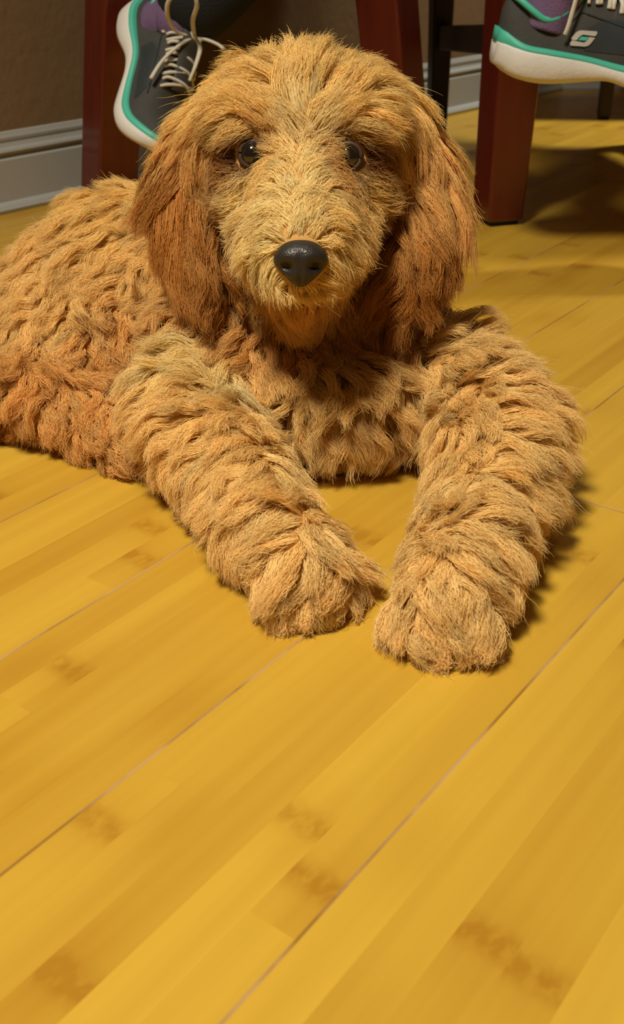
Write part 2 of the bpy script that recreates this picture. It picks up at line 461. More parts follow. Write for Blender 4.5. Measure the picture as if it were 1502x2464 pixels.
nodes = [(hip, .10), (hip+Vector((-.01, 0, .13)), .11), (hip+Vector((.05, -.10, -.01)), .075), (hip.lerp(kneeR, .6)+Vector((0, -.05, .0)), .066), (kneeR, .052), (kneeR.lerp(ankR, .35), .05), (ankR+Vector((0, 0, .03)), .026), (xfR(Vector((.055, 0, .045))), .020), (xfR(Vector((.15, 0, .032))), .014),
         (hip+Vector((.06, .06, -.01)), .075), (hip.lerp(kneeL, .6)+Vector((0, .02, .0)), .066), (kneeL, .052), (kneeL.lerp(ankL, .4), .05), (ankL+Vector((.01, 0, .01)), .024), (xfL(Vector((.055, 0, .045))), .020), (xfL(Vector((.14, 0, .032))), .014)]
edges = [(0, 1), (0, 2), (2, 3), (3, 4), (4, 5), (5, 6), (6, 7), (7, 8), (0, 9), (9, 10), (10, 11), (11, 12), (12, 13), (13, 14), (14, 15)]
person = mesh_obj('person', skin_mesh(nodes, edges, 'tmp'), M_skin)
tag(person, 'person seated on the left chair, in dark trousers, purple socks and charcoal sneakers', 'person')
# trousers, hems ending above the shoes
hemL = ankL.lerp(kneeL, -.03) + Vector((-.014, -.008, -.004))
tn = [(hip, .125), (hip+Vector((-.01, 0, .13)), .125), (hip+Vector((.05, -.10, -.01)), .09), (hip.lerp(kneeR, .6)+Vector((0, -.05, .0)), .08), (kneeR, .068), (kneeR.lerp(ankR, .4), .060), (ankR+Vector((-.022, .0, .006)), .045),
      (hip+Vector((.06, .06, -.01)), .09), (hip.lerp(kneeL, .6)+Vector((0, .02, .0)), .08), (kneeL, .068), (kneeL.lerp(hemL, .5), .062), (hemL, (.050, .050))]
te = [(0, 1), (0, 2), (2, 3), (3, 4), (4, 5), (5, 6), (0, 7), (7, 8), (8, 9), (9, 10), (10, 11)]
mesh_obj('trousers', skin_mesh(tn, te, 'tmp'), M_trs, person)

# --- a running shoe in its own axes: x heel to toe, y across, z up; sole bottom near z = 0
SL = 0.248
def interp(tab, x):
    xs = [t[0] for t in tab]; ys = [t[1] for t in tab]
    return float(np.interp(x, xs, ys))
def smooth_tab(tab):
    pts = catmull([(a, b, 0) for a, b in tab], 10)
    return [(p.x, p.y) for p in pts]
T_half = smooth_tab([(-.002, .006), (.004, .020), (.02, .031), (.05, .035), (.09, .034), (.13, .038), (.17, .046), (.20, .0455), (.225, .037), (.240, .024), (.2475, .006)])
T_top = smooth_tab([(-.002, .066), (.006, .080), (.02, .079), (.04, .068), (.06, .072), (.085, .094), (.11, .088), (.14, .076), (.17, .064), (.20, .053), (.22, .046), (.24, .036), (.2475, .026)])
T_bot = smooth_tab([(-.004, .018), (.01, .006), (.03, .001), (.055, .001), (.09, .006), (.115, .009), (.14, .004), (.17, .000), (.20, .001), (.225, .007), (.2485, .019)])
T_mid = smooth_tab([(-.004, .036), (.02, .031), (.05, .029), (.09, .026), (.13, .020), (.17, .019), (.21, .021), (.2485, .028)])
T_stp = smooth_tab([(-.004, .052), (.008, .043), (.025, .036), (.05, .034), (.09, .031), (.13, .026), (.16, .0265), (.20, .0275), (.2485, .034)])
def shoe_parts(parent, xf, bend, label, lace_style, logo_side):
    """xf maps shoe axes to the place; bend flexes the forefoot"""
    def P(x, y, z):
        return xf(bend(Vector((x, y, z))))
    xs = list(np.concatenate([np.linspace(-.001, .012, 6), np.linspace(.018, .226, 40), np.linspace(.231, .2472, 7)]))
    def side(x, z):                        # half width of the upper at a height
        h = interp(T_half, x); zt = interp(T_top, x); z0 = .02
        q = max(0.0, min(1.0, (z-z0)/max(1e-4, zt-z0)))
        return h*(1-q**3.2)**(1/2.4)
    ang = np.linspace(0, math.pi, 25)
    # upper
    bm = bmesh.new(); rings = []
    for x in xs:
        h = interp(T_half, x)*0.97; zt = interp(T_top, x); z0 = .014; r = []
        lean = 0.35 if x < .1 else 0.35
        for a in ang:
            c, s = math.cos(a), math.sin(a)
            yy = h*math.copysign(abs(c)**0.80, c); zz = z0+(zt-z0)*abs(s)**0.72
            # the throat narrows to the ankle
            q = (zz-z0)/(zt-z0+1e-6)
            yy *= 1-0.22*q*max(0, min(1, (.12-x)/.06))
            r.append(P(x, yy, zz))
        rings.append(r)
    add_loft(bm, rings)
    up = mesh_obj('sneaker', bm, M_upper, parent)
    up['label'] = label
    # foam sole
    def band(zlo, zhi, grow0, grow1, x_in=0.0):
        bm = bmesh.new(); rr = []
        for x in xs:
            h = interp(T_half, x); lo = zlo(x); hi = zhi(x); r = []
            prof = [(-1, .00), (-1.0, .25), (-1.0, .6), (-1.0, .9), (-.97, 1.0), (-.5, 1.0), (0, 1.0), (.5, 1.0), (.97, 1.0), (1.0, .9), (1.0, .6), (1.0, .25), (1, .0), (.6, -.03), (0, -.03), (-.6, -.03)]
            for py, pz in prof:
                g = grow0 + (grow1-grow0)*max(0, min(1, pz))
                bulge = 0.0012*math.sin(max(0, min(1, pz))*math.pi)
                sq = h + g + bulge
                inset = 0.0035 if pz <= 0 else 0
                r.append(P(x + (0.003*(1 if x > .2 else -1) if (x > .243 or x < .004) else 0), py*(sq-inset), lo+(hi-lo)*pz))
            rr.append(r)
        add_loft(bm, rr)
        return bm
    mesh_obj('midsole', band(lambda x: interp(T_bot, x), lambda x: interp(T_mid, x), .0035, .0050), M_sole, up)['label'] = 'thick white sole'
    mesh_obj('sole_stripe', band(lambda x: interp(T_mid, x)-.002, lambda x: interp(T_stp, x), .0042, .0012), M_teal, up)['label'] = 'teal stripe above the sole'
    bvh = BVHTree.FromPolygons([v.co[:] for v in up.data.vertices], [p.vertices[:] for p in up.data.polygons])
    def onsurf(x, z, sgn, off=0.0008):
        """point on the upper's flank at height z"""
        h = interp(T_half, x)*0.97; zt = interp(T_top, x); z0 = .014
        q = max(0.0, min(0.999, (z-z0)/(zt-z0)))
        s = q**(1/0.72); c = math.sqrt(max(0, 1-s*s))
        yy = h*c**0.80*(1-0.22*q*max(0, min(1, (.12-x)/.06)))
        p = P(x, sgn*yy, z); o = P(x, sgn*(yy+off), z)
        return o
    # padded collar edge
    cpts = [(.004, 0, .0805), (.010, .018, .078), (.026, .026, .068), (.040, .0275, .0615), (.054, .0265, .0655), (.068, .021, .077), (.080, .012, .088), (.086, 0, .0925)]
    loop = [P(*p) for p in catmull(cpts, 6)] + [P(p[0], -p[1], p[2]) for p in catmull(cpts[::-1], 6)[1:-1]]
    bm = bmesh.new(); add_tube(bm, loop, .0034, 8, closed=True); mesh_obj('collar_edge', bm, M_teal, up)['label'] = 'teal collar edge'
    # side overlay panel and its outline seam
    for sg in (1, -1):
        xs2 = np.linspace(.085, .165, 18); bm = bmesh.new(); grid = []
        for x in xs2:
            f = (x-.085)/.08
            zl = .036 + .0*f; zh = .036 + (.035*math.sin(math.pi*min(1, f*.75+.2)))*(1-.25*f)
            grid.append([onsurf(x, zl+(zh-zl)*k/7, sg, .0006) for k in range(8)])
        add_loft(bm, grid, closed=False); mesh_obj('side_panel', bm, M_panel, up)
        bm = bmesh.new(); add_tube(bm, [onsurf(*p, sg, .0004) for p in [(.06+.012*i/3, .058-.0*i) for i in range(2)]] + [onsurf(x, .072-.22*(x-.075), sg, .0004) for x in np.linspace(.078, .165, 14)], .0007, 6)
        mesh_obj('seam', bm, M_glide, up)
    # printed mark on the outer side
    def mark(poly, mat, name):
        bm = bmesh.new()
        def mp(q):
            x = .0265 + (q[0]-480)*.0000960
            z = .0475 + (395-q[1])*.0000960
            return (x, z)
        n = len(poly); dense = []
        for i in range(n):
            a, b2 = poly[i], poly[(i+1) % n]
            for k in range(4): dense.append((a[0]+(b2[0]-a[0])*k/4, a[1]+(b2[1]-a[1])*k/4))
        f0 = [bm.verts.new(onsurf(*mp(q), logo_side, .0021)) for q in dense]
        f1 = [bm.verts.new(onsurf(*mp(q), logo_side, .0006)) for q in dense]
        m = len(dense)
        bm.faces.new(f0)
        for i in range(m): bm.faces.new((f0[i], f0[(i+1) % m], f1[(i+1) % m], f1[i]))
        bmesh.ops.triangulate(bm, faces=[f for f in bm.faces if len(f.verts) > 4])
        return mesh_obj(name, bm, mat, up, smooth=False)
    if logo_side:
        mark([(1197, 330), (1190, 312), (1035, 317), (1000, 325), (975, 342), (925, 405), (940, 420), (985, 418), (1020, 372), (1045, 357), (1180, 360)], M_logo, 'side_mark')
        mark([(922, 455), (930, 476), (1085, 472), (1120, 460), (1140, 442), (1182, 376), (1120, 374), (1090, 425), (1070, 434), (940, 424)], M_logo, 'side_mark')
        mark([(1034, 378), (1112, 375), (1088, 412), (1006, 416)], M_teal, 'side_mark')
    # tongue
    bm = bmesh.new(); rr = []
    for i in range(10):
        f = i/9; x = .070+.085*f; z = interp(T_top, x)+.003+ .014*(1-f)**2; hwid = .019*(1-.25*f)
        if i == 0: x -= .004
        rr.append([P(x, hwid*math.cos(a), z+.005*math.sin(a)) for a in np.linspace(0, 2*math.pi, 13)[:-1]])
    add_loft(bm, rr); mesh_obj('tongue', bm, M_upper, up)
    # laces
    def topz(x, y):
        zt = interp(T_top, x); h = interp(T_half, x); z0 = .014
        c = min(.98, (abs(y)/(h*.97))**(1/.80)); s = math.sqrt(1-c*c)
        return max(z0+(zt-z0)*s**0.72, 0)
    def lacepath(pts, r=.0027):
        bm = bmesh.new(); add_tube(bm, [P(*p) for p in catmull(pts, 6)], r, 8, flat=.7); mesh_obj('lace', bm, M_lace, up)
    rows = [.092, .105, .119, .134, .149]
    for i, x in enumerate(rows):
        yb = .022
        for s in (1, -1):
            x2 = x-.009
            lacepath([(x, s*(yb+.002), topz(x, yb)-.002), (x, s*yb*.85, topz(x, yb*.85)+.005), (x-.004, 0, topz(x, 0)+.0095+.0015*s), (x2, -s*yb*.85, topz(x2, yb*.85)+.0045), (x2, -s*(yb+.001), topz(x2, yb)-.001)])
    kx = .088; kz = topz(kx, 0)+.012
    bm = bmesh.new()
    for s in (1, -1):
        add_tube(bm, [P(*p) for p in catmull([(kx-.005, s*.002, kz), (kx, s*.008, kz+.004), (kx+.005, s*.003, kz+.003), (kx+.001, -s*.003, kz-.001), (kx-.004, s*.004, kz+.004)], 6)], .0030, 8)
    mesh_obj('lace_knot', bm, M_lace, up)
    for pts in lace_style(kx, kz, topz): lacepath(pts, .0027)
    return up

def laceR(kx, kz, topz):
    return [[(kx, 0, kz), (kx-.010, -.022, kz+.012), (kx-.020, -.034, kz-.004), (kx-.026, -.038, .060), (kx-.028, -.0375, .050)],
            [(kx, 0, kz), (kx+.020, -.018, kz+.006), (kx+.045, -.028, kz-.012), (kx+.060, -.036, kz-.030)],
            [(kx, 0, kz), (kx+.01, .02, kz+.012), (kx+.03, .03, kz+.01), (kx+.03, .02, kz+.004), (kx, .004, kz)]]
shoe_parts(person, xfR, lambda v: v, 'charcoal sneaker raised and level at right, teal collar, white sole', laceR, -1)
# tucked shoe: heel up, sole to the left, toes bent on the floor
def laceL(kx, kz, topz):
    return [[(kx, 0, kz), (kx+.018, -.020, kz-.006), (kx+.038, -.034, kz-.026), (kx+.060, -.042, kz-.040)],
            [(kx, 0, kz), (kx+.006, .010, kz+.012), (kx+.018, .014, kz+.026), (kx+.028, .014, kz+.034)],
            [(kx, 0, kz), (kx+.018, .002, kz+.006), (kx+.040, .0, kz-.002), (kx+.056, .0, kz-.014)],
            [(kx-.012, -.024, kz-.034), (kx-.006, -.014, kz-.010), (kx, 0, kz)]]
shoe_left = shoe_parts(person, xfL, bendL, 'charcoal sneaker at left, heel up with the laces tied in a bow', laceL, 0)
K = xfL(bendL(Vector((.088, 0, interp(T_top, .088)+.012))))
bm = bmesh.new()
add_tube(bm, catmull([K] + [W(u, v, Y=K.y-o) for u, v, o in ((428, 78, .02), (406, 48, .04), (404, 8, .055), (428, -18, .06), (462, -12, .06), (474, 12, .055), (464, 50, .035))] + [K], 6), .0026, 8, flat=.7)
mesh_obj('lace', bm, M_lace, shoe_left)['label'] = 'upright loop of the lace bow'
# socks
for a, b2, c in ((xfR(Vector((.045, 0, .05))), ankR+Vector((-.002, 0, .0)), kneeR.lerp(ankR, .75)), (xfL(Vector((.04, 0, .045))), ankL+Vector((.0, 0, .0)), kneeL.lerp(ankL, .75))):
    bm = bmesh.new(); path = catmull([a, a.lerp(b2, .6), b2, b2.lerp(c, .6), c], 6)
    add_tube(bm, path, [.0300+.004*i/len(path) for i in range(len(path))], 20); mesh_obj('sock', bm, M_sock, person)['label'] = 'purple knit sock'


# ------------------------------------------------------------------ the puppy
rng = np.random.default_rng(7)
blobs = []                       # (centre, radii matrix, region)
def ball(c, r, region, rad3=None, rot=None):
    c = Vector(c); rad3 = rad3 or (r, r, r)
    M = Matrix.Translation(c) @ (rot.to_matrix().to_4x4() if rot else Matrix.Identity(4)) @ Matrix.Diagonal((*rad3, 1))
    blobs.append((M, region))
def chain(pts, region, n=6):
    """pts: (point, radius)"""
    for (a, ra), (b, rb) in zip(pts[:-1], pts[1:]):
        for i in range(n+1):
            f = i/n; ball(Vector(a).lerp(Vector(b), f), ra+(rb-ra)*f, region)
# trunk
chest = W(790, 812, Y=.80)
ball(chest, 0, 'body', (.088, .078, .074))
ball(W(620, 760, Y=.84), 0, 'body', (.082, .085, .080))
ball(W(480, 700, Y=.885), 0, 'body', (.085, .08, .080))
ball(W(330, 700, Y=.90), 0, 'body', (.085, .08, .078))
ball(W(225, 735, Y=.90), 0, 'body', (.072, .075, .070))
ball(W(800, 945, z=.050), 0, 'body', (.062, .050, .040))
# neck
chain([(W(745, 400, Y=.81), .056), (W(770, 620, Y=.80), .066), (chest, .068)], 'body')
# shoulders
ball(W(520, 850, Y=.765), .045, 'body'); ball(W(1080, 915, Y=.765), .040, 'body')
# head: positions from the photograph's face
ball(W(732, 320, Y=.775), 0, 'head', (.078, .064, .046))
ball(W(732, 278, Y=.775), 0, 'head', (.066, .056, .039))
ball(W(625, 430, Y=.735), .030, 'head'); ball(W(835, 430, Y=.735), .030, 'head')
ball(W(600, 320, Y=.735), .024, 'head'); ball(W(860, 320, Y=.735), .024, 'head')
chain([(W(730, 430, Y=.725), .036), (W(727, 540, Y=.675), .029), (W(725, 612, Y=.648), .0235)], 'head')
chain([(W(670, 610, Y=.668), .020), (W(660, 560, Y=.70), .024)], 'head'); chain([(W(782, 610, Y=.668), .020), (W(795, 560, Y=.70), .024)], 'head')
chain([(W(722, 690, Y=.672), .015), (W(728, 660, Y=.72), .026)], 'head')
# ears: flaps hanging beside the cheeks
def flap(pts, region, thick=.010):
    for (a, wa), (b, wb) in zip(pts[:-1], pts[1:]):
        for i in range(7):
            f = i/6; ball(a.lerp(b, f), 0, region, (wa+(wb-wa)*f, thick, .018))
flap([(W(525, 290, Y=.775), .016), (W(462, 380, Y=.768), .020), (W(445, 480, Y=.757), .023), (W(465, 580, Y=.745), .021), (W(490, 655, Y=.735), .014)], 'ear_left')
flap([(W(940, 290, Y=.775), .016), (W(1005, 380, Y=.768), .020), (W(1035, 480, Y=.757), .023), (W(1010, 580, Y=.745), .022), (W(975, 650, Y=.735), .014)], 'ear_right')
# forelegs: shoulder - elbow - wrist - paw
def toes(pc, spread, fwd, region):
    side = Vector((fwd.y, -fwd.x, 0))
    for k, (o, l) in enumerate(((-1.5, .012), (-.5, .021), (.5, .022), (1.5, .013))):
        b0 = pc + side*o*spread; t = pc + side*o*spread*1.25 + fwd*l; t.z = .0125
        b0.z = .018
        chain([(b0, .0125), (t, .0105)], region, 3)
eL = W(450, 1000, z=.048); wL = W(628, 1245, z=.036); pL = W(735, 1372, z=.024)
chain([(W(520, 850, Y=.765), .042), (eL, .037), (W(560, 1130, z=.040), .030), (wL, .028), (pL, .025)], 'foreleg_left')
toes(pL, .0125, (pL-wL).normalized(), 'foreleg_left')
eR = W(1195, 1030, z=.048); wR = W(1125, 1300, z=.036); pR = W(1075, 1448, z=.024)
chain([(W(1085, 920, Y=.765), .038), (eR, .037), (W(1190, 1170, z=.040), .031), (wR, .028), (pR, .025)], 'foreleg_right')
toes(pR, .0128, (pR-wR).normalized(), 'foreleg_right')
# hind leg folded beside the trunk: thigh, shank, foot
ball(W(200, 850, Y=.83), 0, 'hindleg', (.062, .060, .055))
chain([(W(90, 935, z=.036), .034), (W(210, 995, z=.028), .026), (W(295, 1055, z=.020), .020)], 'hindleg')
toes(W(300, 1058, z=.018), .009, Vector((.85, -.5, 0)), 'hindleg')
chain([(W(-120, 910, z=.03), .03), (W(0, 970, z=.024), .022)], 'hindleg')
chain([(W(60, 760, Y=1.0), .03), (W(-120, 860, Y=1.0), .024), (W(-260, 960, Y=.93), .016)], 'body')

bm = bmesh.new()
for M, reg in blobs:
    bmesh.ops.create_icosphere(bm, subdivisions=2, radius=1.0, matrix=M)
me = bpy.data.meshes.new('tmp'); bm.to_mesh(me); bm.free()
tmp = bpy.data.objects.new('tmp', me); COL.objects.link(tmp)
md = tmp.modifiers.new('r', 'REMESH'); md.mode = 'VOXEL'; md.voxel_size = .0035
md = tmp.modifiers.new('s', 'SMOOTH'); md.factor = .5; md.iterations = 6
bpy.context.view_layer.update()
body_me = bpy.data.meshes.new_from_object(tmp.evaluated_get(bpy.context.evaluated_depsgraph_get()))
bpy.data.objects.remove(tmp)
co = np.empty(len(body_me.vertices)*3); body_me.vertices.foreach_get('co', co); co = co.reshape(-1, 3)
co[:, 2] = np.maximum(co[:, 2], .0012); body_me.vertices.foreach_set('co', co.ravel())
body_me.name = 'puppy'; body_me.update()
for p in body_me.polygons: p.use_smooth = True
M_skin_dog = simple('puppy_skin', (0.50, 0.28, 0.075), 0.85)
body_me.materials.append(M_skin_dog)
puppy = link(bpy.data.objects.new('puppy', body_me))
tag(puppy, 'golden curly-coated puppy lying on the bamboo floor, front paws stretched forward', 'dog')
V = [Vector(c) for c in co]; POLY = [tuple(p.vertices) for p in body_me.polygons]
BVH = BVHTree.FromPolygons(V, POLY)
CAMP = Vector((0, 0, CAM_H))
def hit(u, v):
    d = (W(u, v, Y=1.0)-CAMP).normalized()
    h = BVH.ray_cast(CAMP, d)
    return h[0]

# --- eyes
M_eye = simple('dark_brown_eye', (0.010, 0.007, 0.005), 0.08, spec=0.7, coat=1.0)
M_lid = simple('eyelid_rim', (0.055, 0.026, 0.013), 0.5)
EYES = []
for (u, v) in ((610, 371), (836, 376)):
    s = hit(u, v); d = (s-CAMP).normalized()
    c = s + d*.0030; r = .0090
    EYES.append(c)
    bm = bmesh.new(); bmesh.ops.create_uvsphere(bm, u_segments=32, v_segments=20, radius=r, matrix=Matrix.Translation(c))
    e = mesh_obj('eye', bm, M_eye, puppy)
    # lid rim round the visible part
    q = d.to_track_quat('Z', 'Y'); bm = bmesh.new()
    pts = [c - d*.0040 + (q @ Vector((math.cos(a)*.0090, math.sin(a)*.0079, 0))) for a in [2*math.pi*k/28 for k in range(28)]]
    add_tube(bm, pts, .0017, 8, closed=True); mesh_obj('eyelid', bm, M_lid, puppy)['label'] = 'dark eyelid rim'

# --- nose leather
M_nose, N, L, bs = new_mat('nose_leather')
bs.inputs['Base Color'].default_value = (0.022, 0.018, 0.014, 1); bs.inputs['Roughness'].default_value = .42
vr = N.new('ShaderNodeTexVoronoi'); vr.inputs['Scale'].default_value = 900; tcn = N.new('ShaderNodeTexCoord'); L.new(tcn.outputs['Object'], vr.inputs['Vector'])
bpn = N.new('ShaderNodeBump'); bpn.inputs['Strength'].default_value = .35; bpn.inputs['Distance'].default_value = .0006; L.new(vr.outputs['Distance'], bpn.inputs['Height']); L.new(bpn.outputs['Normal'], bs.inputs['Normal'])
NOSE = W(724, 627, Y=.632); npx = MPP(NOSE)
bm = bmesh.new(); bmesh.ops.create_uvsphere(bm, u_segments=64, v_segments=48, radius=1.0)
fwd = (CAMP-NOSE).normalized(); nx = Vector((1, 0, 0)); nz = nx.cross(-fwd).normalized(); nz = nz if nz.z > 0 else -nz
for vtx in bm.verts:
    x, y, z = vtx.co                     # y towards us, z up
    y = -y
    w = 66*(1.0 if z > -.05 else 1-.52*((-z-.05)/.95)**1.15)
    if z > .2: w *= 1-.10*((z-.2)/.8)
    sx = math.copysign(abs(x)**.86, x)
    px_, pz_ = sx*w, (z*52 if z > 0 else z*62)
    py_ = y*48
    # groove down the middle below, nostrils to each side
    if y > 0:
        py_ -= 5*math.exp(-(px_/5)**2)*(1 if z < .25 else math.exp(-((z-.25)/.15)**2))
        for s in (-1, 1):
            dx, dz = px_-s*33, pz_+14
            qn = (dx*.9+s*dz*.25)**2/16**2 + (dz-s*dx*.25)**2/13**2
            py_ -= 22*math.exp(-qn*1.4)
        py_ += 5*math.exp(-((pz_-18)/22)**2)
    vtx.co = NOSE + nx*px_*npx + nz*pz_*npx + fwd*py_*npx
nose_o = mesh_obj('nose', bm, M_nose, puppy); nose_o['label'] = 'dark leathery nose with two nostrils'
nc = NOSE + fwd*.002
M_pad = simple('paw_pad', (0.035, 0.028, 0.024), 0.6)
pp = W(325, 1092, z=.012); bm = bmesh.new(); bmesh.ops.create_icosphere(bm, subdivisions=3, radius=1, matrix=Matrix.Translation(pp) @ Matrix.Diagonal((.009, .008, .008, 1)))
mesh_obj('paw_pad', bm, M_pad, puppy)['label'] = 'dark paw pad'

# --- the coat
CREAM = (.93, .765, .37); GOLD = (.92, .67, .25); BODY = (.94, .685, .28); GING = (.55, .25, .052); HIND = (.84, .51, .165); PAW = (.93, .685, .285); RUST = (.32, .11, .02); BROWN = (.62, .33, .09)
# u, v, hair direction in the picture, length cm, lift, curl mm, curl wavelength cm, colour
CTRL = [
 (735, 130, .0, -1, 2.6, .5, 2.5, 3.5, GOLD), (620, 150, -.7, -.7, 2.7, .45, 2.5, 3.5, GOLD), (850, 150, .7, -.7, 2.7, .45, 2.5, 3.5, GOLD),
 (735, 220, .1, -1, 3.2, .45, 3, 3.0, GOLD), (620, 240, -1, -.15, 3.2, .45, 3, 3.5, GOLD), (850, 240, 1, -.2, 3.2, .45, 3, 3.5, GOLD),
 (520, 230, -.9, .5, 3.2, .45, 2.5, 3.5, GOLD), (950, 230, .9, .4, 3.2, .45, 2.5, 3.5, GOLD),
 (700, 300, -.3, -1, 2.4, .4, 2, 3, CREAM), (775, 300, .3, -1, 2.4, .4, 2, 3, CREAM), (640, 300, -1, -.3, 1.8, .4, 1, 3, GOLD), (830, 300, 1, -.3, 1.8, .4, 1, 3, GOLD),
 (560, 320, -1, .3, 1.8, .35, 1, 3, GOLD), (910, 320, 1, .3, 2.0, .35, 1, 3, GOLD),
 (725, 390, .0, -1, 1.6, .35, .8, 3, CREAM), (725, 470, .0, -1, 1.3, .3, .5, 3, CREAM), (725, 545, 0, -1, .9, .28, .3, 3, CREAM),
 (575, 360, -1, .15, .6, .2, .3, 3, RUST), (640, 335, -.6, -.5, .6, .25, .3, 3, BROWN), (870, 370, 1, .15, .6, .2, .3, 3, RUST), (810, 340, .6, -.5, .6, .25, .3, 3, BROWN),
 (560, 378, -1, .2, .7, .2, .3, 3, RUST), (893, 384, 1, .2, .7, .2, .3, 3, RUST),
 (650, 400, -.6, .6, .6, .25, .3, 3, GOLD), (800, 405, .6, .6, .6, .25, .3, 3, BROWN),
 (600, 450, -1, .1, 1.8, .4, 1.2, 2.5, CREAM), (865, 450, 1, .1, 1.8, .4, 1.2, 2.5, GOLD),
 (650, 520, -1, .2, 1.7, .4, 1.0, 3, CREAM), (800, 520, 1, .2, 1.7, .4, 1.0, 3, GOLD),
 (640, 590, -1, .2, 1.8, .45, .8, 3, CREAM), (810, 590, 1, .2, 1.8, .45, .8, 3, GOLD),
 (665, 650, -.8, .7, 1.7, .45, .7, 3, CREAM), (785, 650, .8, .7, 1.7, .45, .7, 3, GOLD),
 (722, 700, 0, 1, 1.5, .4, .8, 3, GOLD), (690, 715, -.2, 1, 1.6, .4, 1, 2.5, HIND), (760, 715, .2, 1, 1.6, .4, 1, 2.5, HIND),
 (470, 320, -.35, 1, 3.6, .18, 2, 4, HIND), (440, 420, -.2, 1, 4.0, .18, 2, 4, GING), (440, 520, -.05, 1, 4.0, .2, 2.5, 3.5, GING), (470, 610, .15, 1, 4.0, .35, 4, 2.2, GING), (495, 670, .3, 1, 3.4, .4, 5, 1.8, GING),
 (990, 320, .4, 1, 3.6, .18, 2, 4, HIND), (1030, 420, .35, 1, 4.0, .18, 2, 4, HIND), (1040, 520, .2, 1, 4.0, .2, 2.5, 3.5, GING), (1005, 610, .0, 1, 4.0, .35, 4, 2.2, GING), (975, 670, -.1, 1, 3.4, .4, 5, 1.8, GING),
 (770, 790, .0, 1, 3.4, .45, 5, 2.2, HIND), (640, 800, -.5, 1, 3.4, .5, 6, 2.2, HIND), (900, 800, .5, 1, 3.4, .5, 6, 2.4, BROWN),
 (780, 900, .0, 1, 3.6, .5, 6, 2.2, GOLD), (640, 920, -.5, .9, 3.6, .5, 6, 2.2, BODY), (920, 900, .5, 1, 3.6, .5, 6, 2.4, BODY), (800, 1010, .0, 1, 3.2, .45, 5, 2.2, BODY),
 (500, 880, -.9, .6, 3.2, .45, 4, 2.6, CREAM), (1120, 880, .9, .55, 3.4, .5, 4, 2.8, BODY), (1010, 860, .7, .7, 3.4, .45, 5, 2.6, BODY),
 (430, 1000, -.9, .3, 2.8, .5, 4, 2.2, BODY), (540, 1000, -.5, .6, 2.6, .45, 4, 2.4, BODY), (1260, 1010, 1, .3, 2.8, .5, 4, 2.4, BODY), (1150, 1020, .4, .8, 2.8, .45, 4, 2.4, BODY),
 (560, 1130, -.3, .9, 2.2, .4, 3, 2.6, PAW), (640, 1220, -.6, .7, 2.1, .4, 2.5, 2.6, PAW), (700, 1340, -.3, .9, 2.1, .4, 2.5, 2.8, PAW), (755, 1430, .0, 1, 1.2, .3, 1.5, 3, PAW),
 (1190, 1160, .5, .8, 2.3, .4, 3, 2.6, PAW), (1150, 1270, .8, .5, 2.3, .45, 3, 2.6, PAW), (1110, 1370, .6, .75, 2.2, .4, 2.5, 2.8, PAW), (1080, 1490, .0, 1, 1.3, .3, 1.5, 3, PAW),
 (560, 600, -.3, .9, 3, .4, 4, 2.2, GOLD), (300, 520, -.8, .35, 3.2, .5, 4, 2.6, GOLD), (180, 620, -.8, .6, 3.2, .5, 4.5, 2.2, BODY), (330, 640, -.5, .8, 3.2, .5, 5.5, 2.0, BODY),
 (150, 760, -.4, .9, 3.0, .5, 5, 2.0, BODY), (350, 760, -.2, 1, 3.2, .5, 6, 1.9, HIND), (200, 870, -.2, 1, 2.6, .5, 4.5, 1.5, HIND), (100, 900, -.3, 1, 2.6, .5, 4.5, 1.5, HIND), (300, 880, .2, 1, 2.6, .5, 4.5, 1.5, HIND),
 (120, 980, -.1, 1, 2.0, .5, 4, 1.4, HIND), (220, 1040, .2, .9, 1.7, .45, 3, 1.4, HIND), (300, 1080, .5, .7, 1.4, .4, 2, 1.6, HIND), (0, 1000, -.3, .8, 2.0, .5, 4, 1.4, GING),
]
RIGHT = np.array((1.0, 0, 0)); UPV = np.array((0, SP, CP))
cp_pos, cp_dir, cp_par = [], [], []
for (u, v, du, dv, Lc, lift, amp, wav, colr) in CTRL:
    h = hit(u, v)
    if h is None:
        bp_ = BVH.find_nearest(W(u, v, Y=.8)); h = bp_[0]
    d = RIGHT*du - UPV*dv; d /= np.linalg.norm(d)
    cp_pos.append(tuple(h)); cp_dir.append(d); cp_par.append((Lc*.01, lift, amp*.001, wav*.01, *colr))
cp_pos = np.array(cp_pos); cp_dir = np.array(cp_dir); cp_par = np.array(cp_par)
def field(P):
    out_d = np.empty_like(P); out_p = np.empty((len(P), cp_par.shape[1]))
    for i in range(0, len(P), 20000):
        q = P[i:i+20000]
        d2 = ((q[:, None, :]-cp_pos[None])**2).sum(-1)
        w = 1/(d2+.009**2)**2.0; w /= w.sum(1, keepdims=True)
        out_d[i:i+20000] = w @ cp_dir; out_p[i:i+20000] = w @ cp_par
    return out_d, out_p

